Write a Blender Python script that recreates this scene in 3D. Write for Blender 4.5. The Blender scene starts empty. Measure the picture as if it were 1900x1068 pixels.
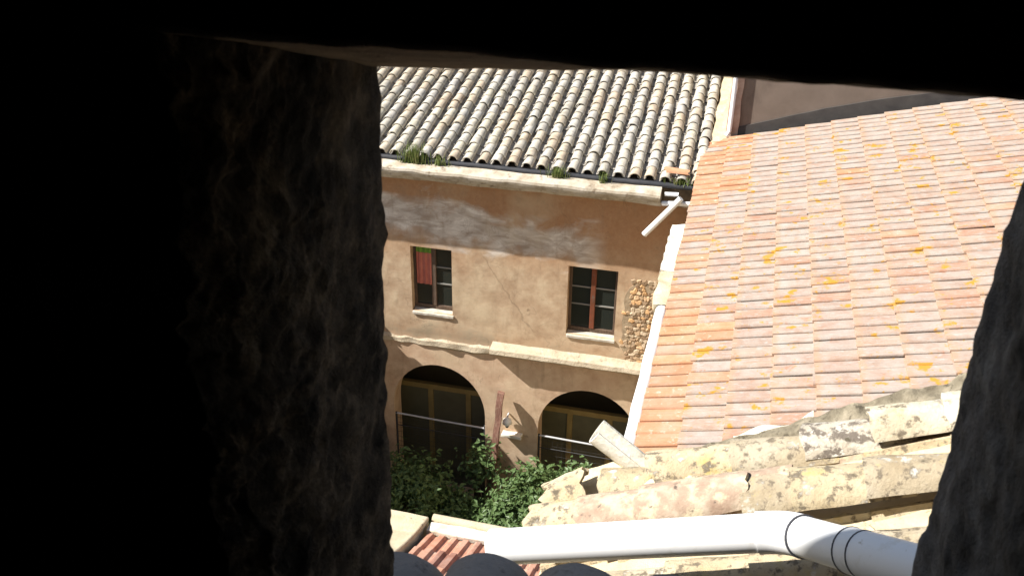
import bpy, bmesh, math, random
import numpy as np
from mathutils import Vector, Matrix, noise
R = math.radians
rnd = random.Random(7)
S = bpy.context.scene
COL = S.collection

# ------------------------------------------------------------------ camera, sky, sun, exposure
F_PX, PITCH, ROLL, YAW = 1835.0, R(27.85), R(0.77), R(13.6)
fw = Vector((-math.sin(YAW)*math.cos(PITCH), math.cos(YAW)*math.cos(PITCH), -math.sin(PITCH)))
rt0 = Vector((math.cos(YAW), math.sin(YAW), 0)); up0 = rt0.cross(fw)
rt = rt0*math.cos(ROLL)+up0*math.sin(ROLL); up = -rt0*math.sin(ROLL)+up0*math.cos(ROLL)
cd = bpy.data.cameras.new('camera'); cam = bpy.data.objects.new('camera', cd); COL.objects.link(cam)
cd.sensor_width = 36; cd.lens = 36*F_PX/1900; cd.clip_start = 0.02; cd.clip_end = 500
cam.matrix_world = Matrix(((rt.x, up.x, -fw.x, 0), (rt.y, up.y, -fw.y, 0), (rt.z, up.z, -fw.z, 0), (0, 0, 0, 1)))
cd.dof.use_dof = True; cd.dof.focus_distance = 12; cd.dof.aperture_fstop = 18
S.camera = cam

TO_SUN = Vector((-0.95, -0.33, 1.0)).normalized()
w = bpy.data.worlds.new('World'); S.world = w; w.use_nodes = True
nt = w.node_tree; nt.nodes.clear()
sky = nt.nodes.new('ShaderNodeTexSky'); sky.sky_type = 'NISHITA'; sky.sun_disc = False
sky.sun_elevation = math.asin(TO_SUN.z); sky.sun_rotation = math.atan2(TO_SUN.x, TO_SUN.y)
bg = nt.nodes.new('ShaderNodeBackground'); bg.inputs['Strength'].default_value = 0.062
wo = nt.nodes.new('ShaderNodeOutputWorld')
nt.links.new(sky.outputs[0], bg.inputs[0]); nt.links.new(bg.outputs[0], wo.inputs[0])
ld = bpy.data.lights.new('sun', 'SUN'); ld.energy = 5.0; ld.angle = R(0.5); ld.color = (1, 0.96, 0.90)
sun = bpy.data.objects.new('sun', ld); COL.objects.link(sun)
sun.rotation_euler = (-TO_SUN).to_track_quat('-Z', 'Y').to_euler()
S.view_settings.view_transform = 'Standard'; S.view_settings.look = 'None'
S.view_settings.gamma = 1; S.view_settings.use_curve_mapping = False
S.view_settings.exposure = 1.0
S.cycles.max_bounces = 8; S.cycles.diffuse_bounces = 5

def proj(p):
    p = Vector(p); z = p.dot(fw)
    if z < 0.01: return (-9e9, -9e9, z)
    return (950+F_PX*p.dot(rt)/z, 534-F_PX*p.dot(up)/z, z)
def in_view(p, m=25):
    x, y, z = proj(p)
    if z <= 0 or not (690-m < x < 1900+m and 120-m < y < 1068+m): return False
    if y > 340 and x > 1900-(y-340)*0.288+m: return False
    return True

# ------------------------------------------------------------------ materials
def ramp(nt, fac, stops, interp='LINEAR'):
    r = nt.nodes.new('ShaderNodeValToRGB'); r.color_ramp.interpolation = interp
    e = r.color_ramp.elements
    while len(e) < len(stops): e.new(0.5)
    for el, (p, c) in zip(e, stops):
        el.position = p; el.color = (c[0], c[1], c[2], 1) if not isinstance(c, (int, float)) else (c, c, c, 1)
    nt.links.new(fac, r.inputs[0]); return r.outputs[0]
def mix(nt, fac, a, b, mode='MIX'):
    m = nt.nodes.new('ShaderNodeMix'); m.data_type = 'RGBA'; m.blend_type = mode
    for s, v in ((m.inputs[0], fac), (m.inputs[6], a), (m.inputs[7], b)):
        if isinstance(v, (int, float)): s.default_value = v
        elif isinstance(v, (tuple, list)): s.default_value = (v[0], v[1], v[2], 1)
        else: nt.links.new(v, s)
    return m.outputs[2]
def math_(nt, op, a, b=None, c=None, clamp=False):
    m = nt.nodes.new('ShaderNodeMath'); m.operation = op; m.use_clamp = clamp
    for s, v in zip(m.inputs, (a, b, c)):
        if v is None: continue
        if isinstance(v, (int, float)): s.default_value = v
        else: nt.links.new(v, s)
    return m.outputs[0]
def tnoise(nt, pos, scale, detail=6, rough=0.6, stretch=None, dist=0.0):
    n = nt.nodes.new('ShaderNodeTexNoise'); n.inputs['Scale'].default_value = scale
    n.inputs['Detail'].default_value = detail; n.inputs['Roughness'].default_value = rough
    n.inputs['Distortion'].default_value = dist
    if stretch:
        mp = nt.nodes.new('ShaderNodeMapping'); mp.inputs['Scale'].default_value = stretch
        nt.links.new(pos, mp.inputs[0]); pos = mp.outputs[0]
    nt.links.new(pos, n.inputs['Vector']); return n.outputs['Fac']
def new_mat(name):
    m = bpy.data.materials.new(name); m.use_nodes = True; nt = m.node_tree
    b = nt.nodes['Principled BSDF']
    g = nt.nodes.new('ShaderNodeNewGeometry')
    return m, nt, b, g.outputs['Position']
def bump(nt, b, h, strength, dist=0.02):
    n = nt.nodes.new('ShaderNodeBump'); n.inputs['Strength'].default_value = strength; n.inputs['Distance'].default_value = dist
    nt.links.new(h, n.inputs['Height']); nt.links.new(n.outputs[0], b.inputs['Normal'])
def weathered(name, cols, scale=3, patches=(), hue=None, rough=0.9, bmp=0.4, bscale=40, bdist=0.01, spec=0.2, stretch=None, lip=None):
    """noise between cols, then patches (colour, scale, threshold, softness[, stretch]); hue = list of per-object tints"""
    m, nt, b, pos = new_mat(name)
    n = tnoise(nt, pos, scale, 8, 0.62, stretch)
    k = len(cols)
    c = ramp(nt, n, [(0.3+0.4*i/max(1, k-1), cols[i]) for i in range(k)])
    if hue:
        oi = nt.nodes.new('ShaderNodeObjectInfo')
        t = ramp(nt, oi.outputs['Random'], [(i/len(hue), h) for i, h in enumerate(hue)], 'CONSTANT')
        c = mix(nt, 1.0, c, t, 'MULTIPLY')
    if lip:   # unweathered clay beside each course joint
        sp = nt.nodes.new('ShaderNodeSeparateXYZ'); nt.links.new(pos, sp.inputs[0])
        fr_ = math_(nt, 'FRACT', math_(nt, 'MULTIPLY_ADD', sp.outputs[0], 1/0.42307, 0.666/0.42307+0.03))
        fr_ = math_(nt, 'ADD', fr_, math_(nt, 'MULTIPLY', math_(nt, 'SUBTRACT', tnoise(nt, pos, 9, 4, 0.6), 0.5), 0.30))
        c = mix(nt, ramp(nt, fr_, [(0.08, 0.75), (0.22, 0.0)]), c, lip)
    for p in patches:
        pn = tnoise(nt, pos, p[1], 7, 0.65, p[4] if len(p) > 4 else None)
        f = ramp(nt, pn, [(p[2], 0.0), (min(1, p[2]+p[3]), 1.0)])
        c = mix(nt, f, c, p[0])
    nt.links.new(c, b.inputs['Base Color'])
    b.inputs['Roughness'].default_value = rough; b.inputs['Specular IOR Level'].default_value = spec
    if bmp: bump(nt, b, tnoise(nt, pos, bscale, 8, 0.7), bmp, bdist)
    return m

# W wall plaster with worn bands and eave shade mixed into the colour
def plaster_mat():
    m, nt, b, pos = new_mat('ochre_plaster')
    sp = nt.nodes.new('ShaderNodeSeparateXYZ'); nt.links.new(pos, sp.inputs[0]); X, Z = sp.outputs[0], sp.outputs[2]
    big = tnoise(nt, pos, 0.9, 6, 0.6); med = tnoise(nt, pos, 3.2, 8, 0.65); fine = tnoise(nt, pos, 14, 6, 0.7)
    c = ramp(nt, med, [(0.3, (0.36, 0.245, 0.155)), (0.5, (0.47, 0.345, 0.23)), (0.68, (0.56, 0.44, 0.30))])
    # ochre-red limewash towards the eaves, darkened to paint in the eave shade
    hz = math_(nt, 'ADD', Z, math_(nt, 'MULTIPLY', big, 1.6))
    f = ramp(nt, math_(nt, 'MULTIPLY_ADD', hz, 0.5, 4.1), [(0.2, 0.0), (0.8, 0.75)])
    c = mix(nt, f, c, ramp(nt, fine, [(0.3, (0.31, 0.140, 0.060)), (0.7, (0.41, 0.215, 0.105))]))
    fl_ = ramp(nt, math_(nt, 'MULTIPLY_ADD', math_(nt, 'ADD', Z, math_(nt, 'MULTIPLY', med, 0.25)), -2.0, -19.6), [(0.0, 0.0), (0.5, 0.7)])
    c = mix(nt, fl_, c, ramp(nt, med, [(0.3, (0.50, 0.34, 0.23)), (0.7, (0.64, 0.48, 0.34))]))
    # grey bare-render band under the eaves
    dz = math_(nt, 'ABSOLUTE', math_(nt, 'ADD', math_(nt, 'ADD', Z, 7.55), math_(nt, 'MULTIPLY', math_(nt, 'ADD', X, 4.2), 0.07)))
    f = math_(nt, 'SUBTRACT', 0.52, dz)
    f = math_(nt, 'ADD', f, math_(nt, 'MULTIPLY', math_(nt, 'SUBTRACT', tnoise(nt, pos, 1.3, 6, 0.55, (1, 1, 1.3), 0.5), 0.5), 1.5))
    xe = ramp(nt, math_(nt, 'MULTIPLY_ADD', X, 1.0, 2.6), [(0.0, 1.0), (0.5, 0.0)])
    f = math_(nt, 'MULTIPLY', ramp(nt, f, [(0.05, 0.0), (0.32, 0.92)]), xe)
    wisp = tnoise(nt, pos, 3.0, 6, 0.6, (0.8, 1, 2.2), 0.8)
    c = mix(nt, f, c, ramp(nt, wisp, [(0.3, (0.33, 0.27, 0.22)), (0.48, (0.50, 0.44, 0.38)), (0.66, (0.74, 0.69, 0.62))]))
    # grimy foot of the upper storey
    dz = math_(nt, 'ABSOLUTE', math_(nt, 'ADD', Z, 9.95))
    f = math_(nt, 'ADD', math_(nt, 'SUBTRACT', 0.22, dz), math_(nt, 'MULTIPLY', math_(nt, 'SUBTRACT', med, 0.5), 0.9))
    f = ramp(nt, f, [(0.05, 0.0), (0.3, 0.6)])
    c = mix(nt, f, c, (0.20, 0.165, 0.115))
    # streaks and cracks
    st = tnoise(nt, pos, 2.2, 8, 0.7, (3.0, 1, 0.35))
    c = mix(nt, ramp(nt, st, [(0.55, 0.0), (0.75, 0.45)]), c, (0.27, 0.185, 0.12))
    cr = tnoise(nt, pos, 1.3, 3, 0.5, (1, 1, 1), 0.6)
    cr = math_(nt, 'ABSOLUTE', math_(nt, 'SUBTRACT', cr, 0.47))
    c = mix(nt, ramp(nt, cr, [(0.0, 0.35), (0.004, 0.0)]), c, (0.17, 0.12, 0.08))
    ln_ = math_(nt, 'ADD', math_(nt, 'ADD', math_(nt, 'MULTIPLY', X, 1.55), Z), math_(nt, 'MULTIPLY_ADD', tnoise(nt, pos, 2.5, 5, 0.6), 0.5, 14.72))
    ends = ramp(nt, math_(nt, 'MULTIPLY_ADD', Z, 0.5, 5.0), [(0.10, 0.0), (0.25, 1.0), (0.9, 1.0), (1.0, 0.0)])
    c = mix(nt, math_(nt, 'MULTIPLY', ends, ramp(nt, math_(nt, 'ABSOLUTE', ln_), [(0.0, 0.55), (0.035, 0.0)])), c, (0.20, 0.14, 0.09))
    c = mix(nt, ramp(nt, tnoise(nt, pos, 5, 4, 0.5), [(0.70, 0.0), (0.76, 0.7)]), c, (0.19, 0.14, 0.09))
    c = mix(nt, ramp(nt, tnoise(nt, pos, 0.7, 5, 0.55), [(0.5, 0.0), (0.68, 0.5)]), c, (0.60, 0.49, 0.33))
    c = mix(nt, ramp(nt, tnoise(nt, pos, 1.9, 8, 0.7, None, 0.4), [(0.55, 0.0), (0.66, 0.45)]), c, (0.30, 0.20, 0.125))
    nt.links.new(c, b.inputs['Base Color']); b.inputs['Roughness'].default_value = 0.95
    b.inputs['Specular IOR Level'].default_value = 0.1
    h = math_(nt, 'ADD', math_(nt, 'MULTIPLY', tnoise(nt, pos, 1.6, 4, 0.5), 1.0), math_(nt, 'MULTIPLY', tnoise(nt, pos, 16, 6, 0.65), 0.16))
    bump(nt, b, h, 0.35, 0.05)
    return m
M = {}
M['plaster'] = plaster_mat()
M['reveal'] = weathered('pale_reveal_plaster', [(0.40, 0.30, 0.19), (0.55, 0.45, 0.31)], 6)
M['lime'] = weathered('lime_render', [(0.50, 0.44, 0.34), (0.72, 0.68, 0.58), (0.80, 0.77, 0.70)], 5, [((0.26, 0.21, 0.14), 6, 0.60, 0.12)], bmp=0.6)
M['corn'] = weathered('dirty_lime_cornice', [(0.30, 0.24, 0.165), (0.46, 0.40, 0.31), (0.56, 0.51, 0.43)], 4, [((0.20, 0.15, 0.10), 5, 0.56, 0.14)], bmp=0.7, bscale=25)
M['corn2'] = weathered('worn_lime_sill', [(0.40, 0.36, 0.29), (0.56, 0.52, 0.45)], 8, [((0.24, 0.19, 0.13), 9, 0.60, 0.12)], bmp=0.5)
M['stringstone'] = weathered('worn_string_stone', [(0.40, 0.325, 0.225), (0.55, 0.48, 0.365)], 5, [((0.20, 0.16, 0.11), 7, 0.60, 0.12)], bmp=0.8, bscale=18, bdist=0.03)
M['rubble'] = weathered('rubble_stone', [(0.42, 0.32, 0.21), (0.62, 0.50, 0.36)], 7, [((0.50, 0.29, 0.07), 3, 0.62, 0.1)],
                        hue=[(1, 1, 1), (0.75, 0.7, 0.66), (1.1, 0.95, 0.8), (0.9, 0.8, 0.7), (0.6, 0.52, 0.46), (1.1, 0.85, 0.6), (0.5, 0.42, 0.36)], bmp=0.7, bscale=25, bdist=0.02)
M['rubblebed'] = weathered('rubble_mortar', [(0.27, 0.20, 0.13), (0.42, 0.33, 0.22)], 9, bmp=0.9, bscale=20)
M['mortarbed'] = weathered('dark_mortar_bed', [(0.10, 0.075, 0.05), (0.20, 0.15, 0.10)], 9, bmp=0.8)
M['barrel'] = weathered('weathered_barrel_tile', [(0.34, 0.31, 0.26), (0.47, 0.44, 0.375), (0.58, 0.55, 0.48)], 6,
                        [((0.19, 0.17, 0.15), 11, 0.60, 0.14), ((0.46, 0.38, 0.19), 4, 0.66, 0.12)],
                        hue=[(1, 1, 1), (0.9, 0.9, 0.92), (1.06, 1.03, 0.98), (1.0, 0.92, 0.82), (1.08, 1.05, 0.95), (0.85, 0.83, 0.80), (1.05, 1.03, 1.0), (1.04, 1.02, 0.98), (1.0, 0.88, 0.76)], bmp=0.5, bscale=35)
M['barreldark'] = weathered('mossy_pan_tile', [(0.22, 0.20, 0.17), (0.36, 0.33, 0.285)], 8, bmp=0.5)
M['terracotta'] = weathered('new_terracotta', [(0.52, 0.25, 0.13), (0.62, 0.34, 0.20)], 8, bmp=0.3)
M['flat'] = weathered('flat_roof_tile', [(0.31, 0.215, 0.165), (0.345, 0.275, 0.23), (0.37, 0.325, 0.285)], 5,
                      [((0.36, 0.33, 0.295), 18, 0.53, 0.14, (0.5, 1.6, 1)), ((0.36, 0.18, 0.11), 7, 0.60, 0.12), ((0.30, 0.26, 0.23), 45, 0.60, 0.08), ((0.42, 0.22, 0.035), 3.0, 0.585, 0.05), ((0.41, 0.22, 0.05), 8, 0.63, 0.05)],
                      hue=[(1, 1, 1), (1, 0.95, 0.92), (0.95, 0.92, 0.89), (1.04, 0.97, 0.9), (1, 1, 0.98), (0.97, 0.9, 0.84), (1.03, 1.02, 1.0), (1.02, 0.80, 0.68)], bmp=0.5, bscale=40, lip=(0.385, 0.25, 0.165))
M['flatorange'] = weathered('flat_roof_tile_orange', [(0.41, 0.20, 0.11), (0.43, 0.255, 0.155), (0.42, 0.31, 0.225)], 4,
                            [((0.55, 0.45, 0.36), 12, 0.58, 0.15)],
                            hue=[(1, 1, 1), (1, 0.9, 0.85), (0.95, 0.95, 1.0), (1.03, 0.97, 0.9), (0.92, 0.86, 0.84)], bmp=0.4)
M['white'] = weathered('white_painted_pipe', [(0.74, 0.74, 0.73), (0.80, 0.80, 0.79)], 4, [((0.42, 0.42, 0.36), 5, 0.66, 0.16)], rough=0.45, bmp=0.05, spec=0.4)
M['pvc'] = weathered('white_plastic', [(0.78, 0.79, 0.80), (0.81, 0.81, 0.81)], 2, [((0.62, 0.60, 0.54), 14, 0.56, 0.2), ((0.45, 0.41, 0.33), 30, 0.66, 0.08)], rough=0.4, bmp=0.03, spec=0.4)
M['ring'] = weathered('dark_joint_ring', [(0.05, 0.055, 0.07), (0.08, 0.08, 0.09)], 10, rough=0.5, bmp=0)
M['lichen'] = weathered('lichened_old_tile', [(0.38, 0.315, 0.21), (0.50, 0.44, 0.325), (0.58, 0.535, 0.43)], 6,
                        [((0.47, 0.37, 0.15), 8, 0.57, 0.12), ((0.17, 0.14, 0.10), 28, 0.52, 0.09), ((0.12, 0.10, 0.07), 9, 0.59, 0.07), ((0.60, 0.57, 0.50), 14, 0.60, 0.08)],
                        hue=[(1, 1, 1), (0.78, 0.74, 0.7), (1.0, 0.93, 0.84), (1.1, 1.1, 1.1), (0.88, 0.82, 0.72)], bmp=0.9, bscale=60, bdist=0.008)
M['lichengrey'] = weathered('grey_mottled_old_tile', [(0.34, 0.28, 0.21), (0.46, 0.41, 0.33), (0.56, 0.52, 0.45)], 12,
                        [((0.16, 0.135, 0.11), 20, 0.48, 0.08), ((0.60, 0.57, 0.50), 26, 0.56, 0.07), ((0.10, 0.085, 0.06), 13, 0.58, 0.06), ((0.44, 0.34, 0.12), 9, 0.62, 0.1)], bmp=1.0, bscale=60, bdist=0.008)
M['lichenpink'] = weathered('pink_weathered_old_tile', [(0.30, 0.20, 0.145), (0.38, 0.285, 0.21), (0.52, 0.44, 0.34)], 14,
                            [((0.54, 0.46, 0.32), 16, 0.50, 0.1), ((0.13, 0.10, 0.08), 24, 0.60, 0.08)], bmp=0.8, bscale=60, bdist=0.006)
M['mortar'] = weathered('old_grey_mortar', [(0.12, 0.10, 0.07), (0.22, 0.19, 0.135), (0.36, 0.31, 0.23)], 16,
                        [((0.10, 0.085, 0.06), 34, 0.56, 0.08), ((0.55, 0.46, 0.22), 8, 0.62, 0.1)], bmp=1.0, bscale=50, bdist=0.012)
M['mortarlight'] = weathered('cream_mortar', [(0.52, 0.42, 0.27), (0.64, 0.55, 0.38)], 9, [((0.28, 0.22, 0.15), 20, 0.62, 0.08)], bmp=0.8, bscale=50)
M['blockwall'] = weathered('brown_render', [(0.155, 0.122, 0.098), (0.20, 0.158, 0.128)], 2.5, [((0.12, 0.093, 0.076), 3, 0.56, 0.2, (1, 1, 0.4))], bmp=0.3)
M['redblock'] = weathered('pinkish_render', [(0.34, 0.22, 0.17), (0.48, 0.38, 0.31)], 5, bmp=0.4)
M['darkstrip'] = weathered('dark_grey_strip', [(0.055, 0.05, 0.048), (0.085, 0.078, 0.072)], 5, bmp=0.4)
M['darkgutter'] = weathered('dark_grey_gutter', [(0.030, 0.032, 0.038), (0.055, 0.055, 0.058)], 6, rough=0.6, bmp=0.2)
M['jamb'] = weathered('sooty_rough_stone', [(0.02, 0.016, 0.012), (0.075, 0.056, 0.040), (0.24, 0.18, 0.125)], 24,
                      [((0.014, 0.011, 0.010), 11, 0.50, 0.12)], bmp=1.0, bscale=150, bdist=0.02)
M['jambgrey'] = weathered('grey_rough_stone', [(0.08, 0.072, 0.066), (0.17, 0.155, 0.145), (0.32, 0.30, 0.28)], 16,
                          [((0.035, 0.032, 0.03), 9, 0.58, 0.12)], bmp=1.0, bscale=70, bdist=0.010)
M['lintelstone'] = weathered('brown_lintel_stone', [(0.12, 0.09, 0.062), (0.26, 0.195, 0.135), (0.40, 0.31, 0.215)], 8, bmp=1.0, bscale=50, bdist=0.01, stretch=(0.5, 1, 1))
M['room'] = weathered('black_soot_render', [(0.012, 0.011, 0.010), (0.022, 0.02, 0.018)], 4, bmp=0.3)
M['ledgetile'] = weathered('grey_ledge_tile', [(0.28, 0.235, 0.195), (0.38, 0.32, 0.27)], 10, [((0.20, 0.165, 0.14), 20, 0.56, 0.1)], bmp=0.6, bscale=60)
M['redframe'] = weathered('worn_red_paint', [(0.10, 0.045, 0.022), (0.22, 0.065, 0.035)], 5, [((0.12, 0.10, 0.085), 6, 0.58, 0.1)], rough=0.7, bmp=0.3)
M['oldwood'] = weathered('old_brown_wood', [(0.075, 0.05, 0.035), (0.15, 0.105, 0.075)], 6, rough=0.8, bmp=0.5, stretch=(6, 6, 1))
M['bar'] = weathered('pale_glazing_bar', [(0.19, 0.185, 0.165), (0.26, 0.25, 0.225)], 6, bmp=0.2)
M['yellowwood'] = weathered('yellow_brown_wood', [(0.26, 0.19, 0.07), (0.36, 0.27, 0.11)], 4, rough=0.8, bmp=0.3)
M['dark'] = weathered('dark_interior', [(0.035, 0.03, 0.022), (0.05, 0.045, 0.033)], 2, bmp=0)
M['arcade'] = weathered('arcade_plaster', [(0.24, 0.22, 0.15), (0.32, 0.29, 0.21)], 2, bmp=0.2)
M['olive'] = weathered('dusty_olive_glazing', [(0.11, 0.105, 0.065), (0.16, 0.15, 0.095)], 2, rough=0.5, bmp=0.1)
M['post'] = weathered('rusty_brown_post', [(0.13, 0.065, 0.05), (0.22, 0.115, 0.085), (0.27, 0.19, 0.14)], 9, bmp=0.5, stretch=(4, 4, 1))
M['redcloth'] = weathered('red_cloth', [(0.42, 0.12, 0.085), (0.52, 0.18, 0.13)], 6, bmp=0.2)
M['greencloth'] = weathered('green_cloth', [(0.12, 0.24, 0.035), (0.18, 0.30, 0.05)], 6, bmp=0.2)
M['metal'] = weathered('galvanised_metal', [(0.42, 0.42, 0.43), (0.52, 0.52, 0.53)], 6, rough=0.5, bmp=0.1)
M['wire'] = weathered('grey_wire', [(0.04, 0.04, 0.042), (0.07, 0.07, 0.07)], 6, rough=0.6, bmp=0)
M['earth'] = weathered('courtyard_earth', [(0.07, 0.06, 0.04), (0.13, 0.11, 0.075)], 1.2, [((0.05, 0.065, 0.025), 2, 0.5, 0.15)], bmp=0.6)
M['stem'] = weathered('bush_stem', [(0.06, 0.045, 0.03), (0.10, 0.08, 0.055)], 8, bmp=0.3)
m, nt, b, pos = new_mat('window_glass')
b.inputs['Base Color'].default_value = (0.022, 0.026, 0.022, 1); b.inputs['Roughness'].default_value = 0.12
bump(nt, b, tnoise(nt, pos, 3, 2, 0.5), 0.08, 0.05); M['glass'] = m
def leaf_mat(name, cols):
    m, nt, b, pos = new_mat(name)
    c = ramp(nt, tnoise(nt, pos, 9, 4, 0.7), [(0.3+0.2*i, k) for i, k in enumerate(cols)])
    nt.links.new(c, b.inputs['Base Color']); b.inputs['Roughness'].default_value = 0.5
    b.inputs['Specular IOR Level'].default_value = 0.35
    tr = nt.nodes.new('ShaderNodeBsdfTranslucent'); nt.links.new(c, tr.inputs[0])
    ms = nt.nodes.new('ShaderNodeMixShader'); ms.inputs[0].default_value = 0.28
    nt.links.new(b.outputs[0], ms.inputs[1]); nt.links.new(tr.outputs[0], ms.inputs[2])
    nt.links.new(ms.outputs[0], nt.nodes['Material Output'].inputs[0]); return m
M['leaf'] = leaf_mat('leaf_green', [(0.05, 0.095, 0.028), (0.10, 0.165, 0.055), (0.17, 0.24, 0.095)])
M['grass'] = leaf_mat('weed_green', [(0.10, 0.15, 0.035), (0.17, 0.22, 0.06), (0.28, 0.26, 0.11)])

# ------------------------------------------------------------------ mesh helpers
class MB:
    def __init__(s): s.v = []; s.f = []; s.sm = []
    def add(s, verts, faces, smooth=False):
        o = len(s.v); s.v += [tuple(v) for v in verts]
        for f in faces: s.f.append(tuple(i+o for i in f)); s.sm.append(smooth)
    def box(s, x0, x1, y0, y1, z0, z1):
        v = [(x, y, z) for z in (z0, z1) for y in (y0, y1) for x in (x0, x1)]
        s.add(v, [(0, 2, 3, 1), (4, 5, 7, 6), (0, 1, 5, 4), (2, 6, 7, 3), (0, 4, 6, 2), (1, 3, 7, 5)])
    def hexa(s, v):   # 8 corners bottom ring then top ring
        s.add(v, [(3, 2, 1, 0), (4, 5, 6, 7), (0, 1, 5, 4), (1, 2, 6, 5), (2, 3, 7, 6), (3, 0, 4, 7)])
    def prism(s, prof, axis, a0, a1, smooth=False):
        """profile of 2-D points extruded along axis ('x': prof=(y,z); 'y': prof=(x,z))"""
        P = (lambda a, p: (a, p[0], p[1])) if axis == 'x' else (lambda a, p: (p[0], a, p[1]))
        n = len(prof)
        s.add([P(a0, p) for p in prof]+[P(a1, p) for p in prof],
              [(i, (i+1) % n, (i+1) % n+n, i+n) for i in range(n)]+[tuple(range(n-1, -1, -1)), tuple(range(n, 2*n))], smooth)
    def tube(s, pts, r, n=10, cap=True):
        pts = [Vector(p) for p in pts]; rings = []; rr = r if isinstance(r, (list, tuple)) else [r]*len(pts)
        d0 = (pts[1]-pts[0]).normalized()
        a = d0.orthogonal().normalized()
        for i, p in enumerate(pts):
            d = (pts[min(i+1, len(pts)-1)]-pts[max(i-1, 0)]).normalized()
            a = (a-d*a.dot(d)).normalized(); b_ = d.cross(a)
            rings.append([p+(a*math.cos(t)+b_*math.sin(t))*rr[i] for t in [2*math.pi*k/n for k in range(n)]])
        v = [q for r_ in rings for q in r_]; f = []
        for i in range(len(pts)-1):
            for k in range(n): f.append((i*n+k, i*n+(k+1) % n, (i+1)*n+(k+1) % n, (i+1)*n+k))
        s.add(v, f, True)
        if cap:
            s.add(rings[0], [tuple(range(n-1, -1, -1))]); s.add(rings[-1], [tuple(range(n))])
    def mesh(s, name, mat):
        me = bpy.data.meshes.new(name); me.from_pydata(s.v, [], s.f)
        me.polygons.foreach_set('use_smooth', s.sm); me.materials.append(mat); me.update(); return me
    def obj(s, name, mat, parent=None, loc=None, fix=True):
        me = s.mesh(name, mat)
        if fix:
            bm = bmesh.new(); bm.from_mesh(me); bmesh.ops.recalc_face_normals(bm, faces=bm.faces); bm.to_mesh(me); bm.free()
        return link(name, me, parent, loc)
def link(name, me, parent=None, loc=None):
    o = bpy.data.objects.new(name, me); COL.objects.link(o)
    if parent: o.parent = parent
    if loc: o.location = loc
    return o
def tag(o, label, cat, group=None, kind=None):
    if label: o['label'] = label
    if cat: o['category'] = cat
    if group: o['group'] = group
    if kind: o['kind'] = kind
    return o
def thing(name, label, cat, group=None, loc=(0, 0, 0)):
    o = bpy.data.objects.new(name, None); COL.objects.link(o); o.location = loc; o.empty_display_size = 0.2
    return tag(o, label, cat, group)
def bevel(o, w_, seg=2):
    md = o.modifiers.new('bevel', 'BEVEL'); md.width = w_; md.segments = seg; md.limit_method = 'ANGLE'; return o
def wobble(o, cuts, amp, freq, seed=0.0, normal=False):
    """subdivide and displace a mesh with noise so that edges are uneven"""
    bm = bmesh.new(); bm.from_mesh(o.data)
    bmesh.ops.remove_doubles(bm, verts=bm.verts, dist=1e-5)
    for _ in range(cuts):
        L = sorted((e.calc_length() for e in bm.edges), reverse=True)
        lim = L[0]*0.5
        bmesh.ops.subdivide_edges(bm, edges=[e for e in bm.edges if e.calc_length() > lim], cuts=1, use_grid_fill=True)
    for v in bm.verts:
        p = v.co*freq+Vector((seed, seed*1.7, seed*0.3))
        v.co += Vector((noise.noise(p), noise.noise(p+Vector((31, 7, 3))), noise.noise(p+Vector((5, 77, 11)))))*amp
    bm.to_mesh(o.data); bm.free(); return o
def outline_wall(name, outer, holes, y0, y1, mat, parent):
    """wall in the XZ plane with holes, thickness y0..y1"""
    cu = bpy.data.curves.new('tmp', 'CURVE'); cu.dimensions = '2D'; cu.fill_mode = 'BOTH'; cu.extrude = (y1-y0)/2
    for pts in [outer]+holes:
        sp = cu.splines.new('POLY'); sp.points.add(len(pts)-1); sp.use_cyclic_u = True
        for p, (x, z) in zip(sp.points, pts): p.co = (x, z, 0, 1)
    to = bpy.data.objects.new('tmp', cu); COL.objects.link(to)
    dg = bpy.context.evaluated_depsgraph_get(); me = bpy.data.meshes.new_from_object(to.evaluated_get(dg))
    bpy.data.objects.remove(to); bpy.data.curves.remove(cu)
    me.transform(Matrix(((1, 0, 0, 0), (0, 0, -1, (y0+y1)/2), (0, 1, 0, 0), (0, 0, 0, 1))))
    me.materials.clear(); me.materials.append(mat); me.name = name
    for p in me.polygons: p.use_smooth = False
    return link(name, me, parent)

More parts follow.
